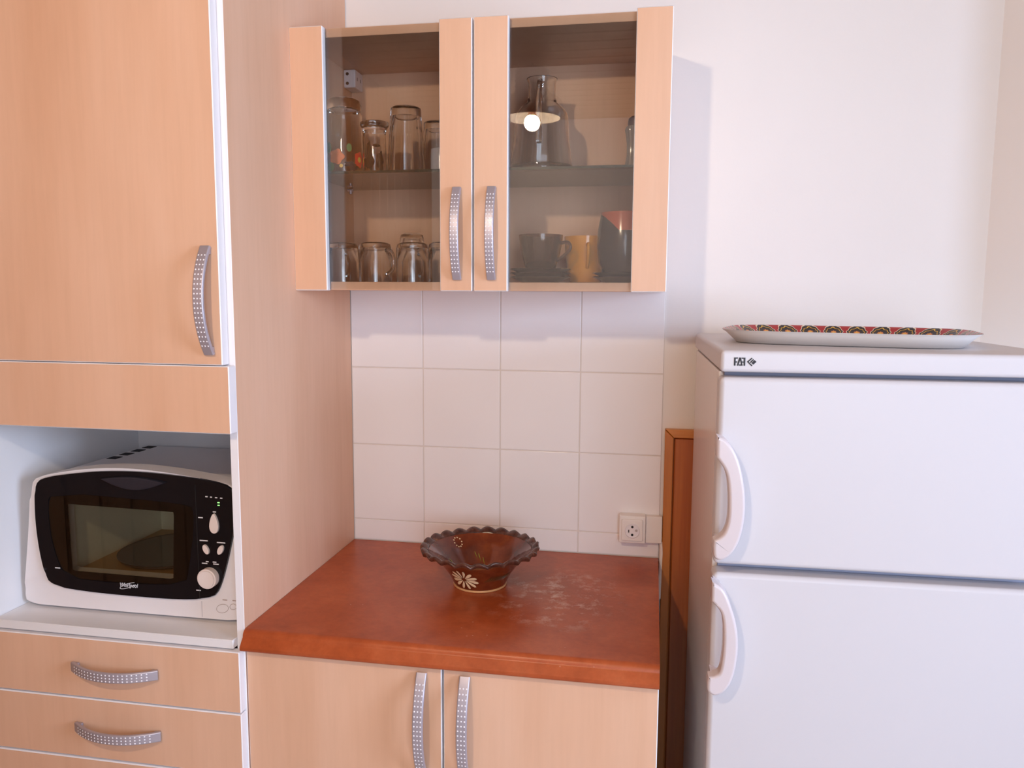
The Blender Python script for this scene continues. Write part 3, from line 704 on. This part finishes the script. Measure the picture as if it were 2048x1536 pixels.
def petal(bm, P, th0, z0, du, dv, L0, L1, wd):
    """oval slip stroke on the surface; direction (du,dv) in (arc, height)"""
    def at(a, b_, lift):
        z = z0 + b_; s = zs_of(P, z); i = int(s); r = P[i][0] + (P[min(i + 1, len(P) - 1)][0] - P[i][0]) * (s - i)
        return surf(P, th0 + a / r, s, lift)
    k = 10; c_ = bm.verts.new(at(du * (L0 + L1) / 2, dv * (L0 + L1) / 2, .0013)); ring = []
    for j in range(k):
        t_ = 2 * PI * j / k; l = (L0 + L1) / 2 + (L1 - L0) / 2 * math.cos(t_); wdt = wd * math.sin(t_) * (.62 + .38 * math.cos(t_))
        ring.append(bm.verts.new(at(du * l - dv * wdt, dv * l + du * wdt, .0004)))
    for j in range(k): bm.faces.new((ring[j], ring[(j + 1) % k], c_))
bm = bmesh.new(); th0 = math.radians(-106)
for j in range(12):
    a = 2 * PI * (j + .5) / 12
    if abs(math.sin(a)) > .98 and False: continue
    petal(bm, OUT, th0, .034, math.cos(a), math.sin(a) * .78, .005, .033, .0056)
obj('flower_motif', bm, SLIPW, bo, smooth=70)['label'] = 'cream slip-painted flower'
bm = bmesh.new()
for j in range(9): petal(bm, OUT, math.radians(-64 + j * 4.6), .036, .62, .60, -.014, .014, .0011)
obj('leaf_motif', bm, SLIPD, bo)
bm = bmesh.new()
for j in range(10):
    a = 2 * PI * j / 10; petal(bm, INN, math.radians(134) + .0095 * math.cos(a) / .1, .0695 + .0085 * math.sin(a), 1, 0, -.0019, .0019, .0019)
obj('dot_ring', bm, SLIPW, bo)['label'] = 'ring of small cream dots'
for th_, z_, l in ((166, .041, .010), (110, .042, .011), (103, .036, .014), (95, .030, .012)): 
    bm = bmesh.new(); petal(bm, INN, math.radians(th_), z_, .30, .8, -l * .8, l * .8, .0013); obj('grass_stroke', bm, SLIPG, bo)

# ------------------------------------------------------------------ glassware in the wall cabinet
SH, FL = 1.8143, ZB + .0183
def cup_profile(outer, t, base, flip, H):
    """closed revolve profile of a vessel with wall thickness t, base thickness base; flip = mouth down"""
    inn = [(max(r - t, .001), z) for r, z in outer if z > base]; r_at = outer[0][0]
    pr = [(0, 0)] + outer + inn[::-1] + [(max(r_at - t, .002), base), (0, base)]
    return [(r, H - z) for r, z in pr] if flip else pr
def vessel(parent, name, c, outer, t, base, flip, mat, n=40, fn=None):
    H = max(z for _, z in outer); bm = bmesh.new(); lathe(bm, cup_profile(outer, t, base, flip, H), c, n, fn=fn)
    return obj(name, bm, mat, parent, smooth=50)
def patch(bm, c, r, th, z, a, b_, mat, k=30, egg=0):
    """oval print on an upright cylinder"""
    c0 = bm.verts.new((c[0] + r * math.cos(th), c[1] + r * math.sin(th), z)); ring = []
    for j in range(k):
        t_ = 2 * PI * j / k; u_ = a * math.cos(t_) * (1 + egg * math.cos(5 * t_)); v_ = b_ * math.sin(t_) * (1 + egg * math.cos(5 * t_))
        ring.append(bm.verts.new((c[0] + r * math.cos(th + u_ / r), c[1] + r * math.sin(th + u_ / r), z + v_)))
    for j in range(k): bm.faces.new((c0, ring[j], ring[(j + 1) % k])).material_index = mat
# tall tumbler with flowers, mouth down
g = thing('drinking_glass', (.068, -.19, SH), 'tall upturned glass with red and orange flower print, far left of glass shelf', 'glass')
vessel(g, 'glass_body', LOC[g.name], [(.030, 0), (.037, .004), (.0395, .014), (.0385, .026), (.0405, .036), (.0420, .09), (.043, .172)], .0022, .022, True, GLASS)
bm = bmesh.new(); C0 = (.068, -.19)
for th, z, a, b_, mi, eg in ((-92, .040, .017, .016, 1, .12), (-20, .036, .013, .017, 0, .1), (-20, .036, .005, .006, 3, 0), (-54, .060, .006, .009, 2, 0), (-118, .060, .008, .012, 2, 0), (-112, .018, .010, .010, 2, 0), (-52, .024, .013, .006, 4, .2), (-42, .016, .009, .007, 4, .2), (-78, .020, .004, .004, 3, 0)):
    patch(bm, C0, .0435 + .0002 * mi, math.radians(th), SH + z, a, b_, mi, egg=eg)
obj('flower_print', bm, [POTRED, POTORG, POTGRN, POTYEL, BLACK], g)['label'] = 'red and orange flowers with dark leaves'
g = thing('drinking_glass', (.146, -.205, SH), 'small upturned glass with black figure drawing, second from left on glass shelf', 'glass')
vessel(g, 'glass_body', LOC[g.name], [(.024, 0), (.0315, .002), (.0322, .009), (.0270, .016), (.0250, .030), (.0262, .075), (.0275, .118)], .002, .020, True, GLASS)
bm = bmesh.new()
for th, z, a, b_, eg in ((-97, .050, .0060, .022, .1), (-93, .028, .0095, .019, .15), (-112, .026, .0075, .011, .15), (-44, .030, .0075, .020, .15), (-40, .013, .0055, .012, 0), (-62, .062, .009, .0035, 0)):
    patch(bm, (.146, -.205), .0279, math.radians(th), SH + z, a, b_, 0, egg=eg)
obj('figure_print', bm, pmat('matt_black_print', (0.004, 0.004, 0.004), 0.9, spec=0.0), g)
fac = lambda r, z, a: (r * (1 - .035 * (1 - abs(math.cos(4.5 * a)))), z)
g = thing('drinking_glass', (.218, -.20, SH), 'tall upturned faceted tumbler at the middle of the glass shelf', 'glass')
vessel(g, 'glass_body', LOC[g.name], [(.030, 0), (.034, .003), (.0350, .02), (.0375, .06), (.041, .11), (.0440, .147)], .0028, .020, True, GLASS, 72, fac)
g = thing('drinking_glass', (.262, -.10, SH), 'upturned tumbler half hidden behind the tall faceted tumbler', 'glass')
vessel(g, 'glass_body', LOC[g.name], [(.028, 0), (.031, .003), (.032, .018), (.034, .06), (.037, .135)], .0026, .018, True, GLASS, 72, fac)
g = thing('drinking_glass', (.2955, -.19, SH), 'small milky upturned shot glass beside the centre door stile', 'glass')
vessel(g, 'glass_body', LOC[g.name], [(.020, 0), (.0225, .002), (.0232, .02), (.0240, .058)], .002, .010, True, FROST)
# glass mugs, mouth down on the cabinet floor
def mug(c, lab, hdir):
    g_ = thing('glass_mug', c, lab, 'mug', 'upturned glass mugs on the cabinet floor')
    vessel(g_, 'glass_body', Vector(c), [(.028, 0), (.0345, .004), (.0365, .012), (.0370, .04), (.0372, .088)], .003, .012, True, GLASS)
    d_ = Vector((math.cos(hdir), math.sin(hdir), 0)); c_ = Vector(c)
    P = [c_ + d_ * .0355 + Vector((0, 0, .070)), c_ + d_ * .050 + Vector((0, 0, .068)), c_ + d_ * .059 + Vector((0, 0, .050)), c_ + d_ * .055 + Vector((0, 0, .028)), c_ + d_ * .0355 + Vector((0, 0, .016))]
    bm = bmesh.new(); sweep(bm, bez(P, 20), circ(.0046, 10), side=None if abs(d_.x) < .01 else (-d_.y, d_.x, 0)); obj('mug_handle', bm, GLASS, g_, smooth=60)
    return g_
mug((.070, -.215, FL), 'leftmost upturned clear glass mug on the cabinet floor', math.radians(100))
mug((.150, -.222, FL), 'second upturned clear glass mug from left, handle turned right', math.radians(-28))
mug((.232, -.205, FL), 'third upturned clear glass mug from left on cabinet floor', math.radians(80))
mug((.310, -.215, FL), 'upturned clear glass mug half hidden by the centre door stile', math.radians(60))
g = thing('drinking_glass', (.203, -.115, FL), 'upturned clear glass standing behind the row of glass mugs', 'glass')
vessel(g, 'glass_body', LOC[g.name], [(.020, 0), (.026, .004), (.0285, .012), (.030, .05), (.032, .116)], .0026, .012, True, GLASS)
# right half: carafe and shaker on the glass shelf
g = thing('glass_carafe', (.518, -.165, SH), 'large clear glass carafe with handle on right half of glass shelf', 'carafe')
vessel(g, 'glass_body', LOC[g.name], [(.062, 0), (.068, .004), (.069, .02), (.064, .06), (.0605, .085), (.060, .112), (.057, .130), (.047, .144), (.034, .153), (.0305, .165), (.031, .195), (.034, .205)], .003, .012, False, GLASS)
bm = bmesh.new(); c_ = LOC[g.name]; sweep(bm, bez([c_ + Vector((.002, -.030, .185)), c_ + Vector((.004, -.062, .186)), c_ + Vector((.006, -.088, .150)), c_ + Vector((.006, -.086, .090)), c_ + Vector((.003, -.0625, .060))], 20), circ(.006, 10), side=(1, 0, 0)); obj('carafe_handle', bm, GLASS, g, smooth=60)
g = thing('salt_shaker', (.7235, -.20, SH), 'grey ribbed glass shaker with brown cap at right end of glass shelf', 'shaker')
rib = lambda r, z, a: (r * (1 + .05 * math.cos(14 * a)), z)
bm = bmesh.new(); lathe(bm, [(0, 0), (.0205, 0), (.0195, .012), (.0165, .032), (.0165, .055), (.0190, .075), (.0210, .084), (.0185, .091), (0, .092)], LOC[g.name], 84, fn=rib); obj('ribbed_body', bm, SHAKER, g, smooth=60)
bm = bmesh.new(); lathe(bm, [(0, .090), (.0155, .090), (.0165, .098), (.0150, .107), (.009, .112), (0, .113)], LOC[g.name], 32); obj('cap', bm, CAPB, g, smooth=60)
# dark ware on the cabinet floor
def saucers(c, n_, lab0, rr=.068):
    for k in range(n_):
        o = tag(obj('saucer', B(0, 1, 0, 1, 0, 1), DARKG), '', 'saucer'); bpy.data.objects.remove(o)
        bm = bmesh.new(); z = c[2] + k * .0085
        lathe(bm, [(0, 0), (.036, 0), (.040, .001), (rr - .006, .0105), (rr, .0125), (rr - .002, .0142), (.042, .0040), (0, .0032)], (0, 0, 0), 44)
        ob = obj('saucer', bm, DARKG, smooth=50); ob.location = (c[0], c[1], z)
        tag(ob, lab0[k], 'saucer', 'dark saucers under the cups')
saucers((.522, -.19, FL), 3, ['bottom dark saucer of the stack under the smoked cup', 'middle dark saucer of the stack under the smoked cup', 'top dark saucer directly under the smoked cup'])
saucers((.706, -.19, FL), 2, ['bottom dark saucer under the big grey mug', 'top dark saucer directly under the big grey mug'], .070)
def cup(name, c, outer, mat, lab, cat, hdir=None, hz=(.058, .020), hr=.0038):
    g_ = thing(name, c, lab, cat); vessel(g_, 'cup_body', Vector(c), outer, .003, .005, False, mat)
    if hdir is not None:
        d_ = Vector((math.cos(hdir), math.sin(hdir), 0)); c_ = Vector(c)
        def rz(z):
            for (r0, z0), (r1, z1) in zip(outer[:-1], outer[1:]):
                if z0 <= z <= z1: return r0 + (r1 - r0) * (z - z0) / (z1 - z0)
            return outer[-1][0]
        P = [c_ + d_ * (rz(hz[0]) - .001) + Vector((0, 0, hz[0])), c_ + d_ * (rz(hz[0]) + .016) + Vector((0, 0, hz[0] + .001)), c_ + d_ * (rz(hz[0]) + .021) + Vector((0, 0, (hz[0] * 2 + hz[1]) / 3)), c_ + d_ * (rz(hz[1]) + .013) + Vector((0, 0, (hz[0] + hz[1] * 2) / 3 - .004)), c_ + d_ * (rz(hz[1]) - .001) + Vector((0, 0, hz[1]))]
        bm_ = bmesh.new(); sweep(bm_, bez(P, 20), circ(hr, 8), side=(-d_.y, d_.x, 0)); obj('cup_handle', bm_, mat, g_, smooth=60)
    return g_
cup('coffee_cup', (.522, -.19, FL + .0205), [(.026, 0), (.030, .002), (.036, .02), (.043, .045), (.048, .070), (.049, .084)], SMOKE, 'smoked brown cup with handle on the left saucer stack', 'cup', math.radians(-12), (.066, .028))
cup('coffee_cup', (.614, -.105, FL), [(.030, 0), (.036, .003), (.042, .03), (.047, .07), (.049, .106)], AMBER, 'amber glass cup between the smoked cup and the big mug', 'cup', math.radians(-80), (.085, .035))
m, nt, b = newmat('two_tone_glaze')
tcn = N(nt, 'ShaderNodeTexCoord'); sxn = N(nt, 'ShaderNodeSeparateXYZ'); nt.links.new(tcn.outputs['Object'], sxn.inputs[0])
h_ = noise(nt, tcn.outputs['Object'], 40, 2)
lim = M('ADD', M('ADD', M('MULTIPLY', sxn.outputs[0], .9), sxn.outputs[2]), M('MULTIPLY', h_, .006))
both = M('MULTIPLY', M('GREATER_THAN', lim, .094), M('GREATER_THAN', sxn.outputs[2], .098))
nt.links.new(mix(nt, both, (0.04, 0.032, 0.034), (0.50, 0.10, 0.05)), b.inputs['Base Color']); b.inputs['Roughness'].default_value = 0.18
cup('coffee_mug', (.704, -.19, FL + .0122), [(.036, 0), (.044, .003), (.054, .03), (.0585, .065), (.0570, .100), (.0500, .138)], m, 'big dark mug with red glazed upper side at right of the cabinet floor', 'mug')

# ------------------------------------------------------------------ pendant lamp behind the camera (mirrored in the glass door)
lp = thing('pendant_lamp', (LAMP[0], LAMP[1], 2.30), 'brown ribbed pendant lamp, mirrored in the right cabinet door', 'lamp')
cz = LAMP[2] + .02
bm = bmesh.new(); pr = [(.128, 0), (.134, .012), (.142, .045), (.132, .075), (.100, .098), (.078, .110)]
for k in range(4): pr += [(.078, .118 + k * .022), (.072, .128 + k * .022), (.078, .136 + k * .022)]
pr += [(.05, .216), (.012, .222)]
lathe(bm, pr, (LAMP[0], LAMP[1], cz), 48); fi = lathe(bm, [(.126, .0), (.131, .012), (.138, .045), (.128, .072), (.096, .094), (.03, .100), (0, .100)], (LAMP[0], LAMP[1], cz), 48, mat=1)
obj('lamp_shade', bm, [SHADE_O, SHADE_I], lp, smooth=50)
bm = bmesh.new(); lathe(bm, [(0, -.035)] + [(.035 * math.cos(a), .035 * math.sin(a)) for a in [math.radians(d) for d in range(-75, 76, 15)]] + [(0, .035)], LAMP, 24); obj('bulb', bm, BULB, lp, smooth=180)
bm = bmesh.new(); sweep(bm, [(LAMP[0], LAMP[1], LAMP[2] + .03), (LAMP[0], LAMP[1], cz + .10)], circ(.018, 12)); obj('lamp_holder', bm, SHADE_O, lp, smooth=60); bm = bmesh.new(); sweep(bm, [(LAMP[0], LAMP[1], cz + .215), (LAMP[0], LAMP[1], ZC)], circ(.006, 10)); obj('cord', bm, SHADE_O, lp, smooth=60)
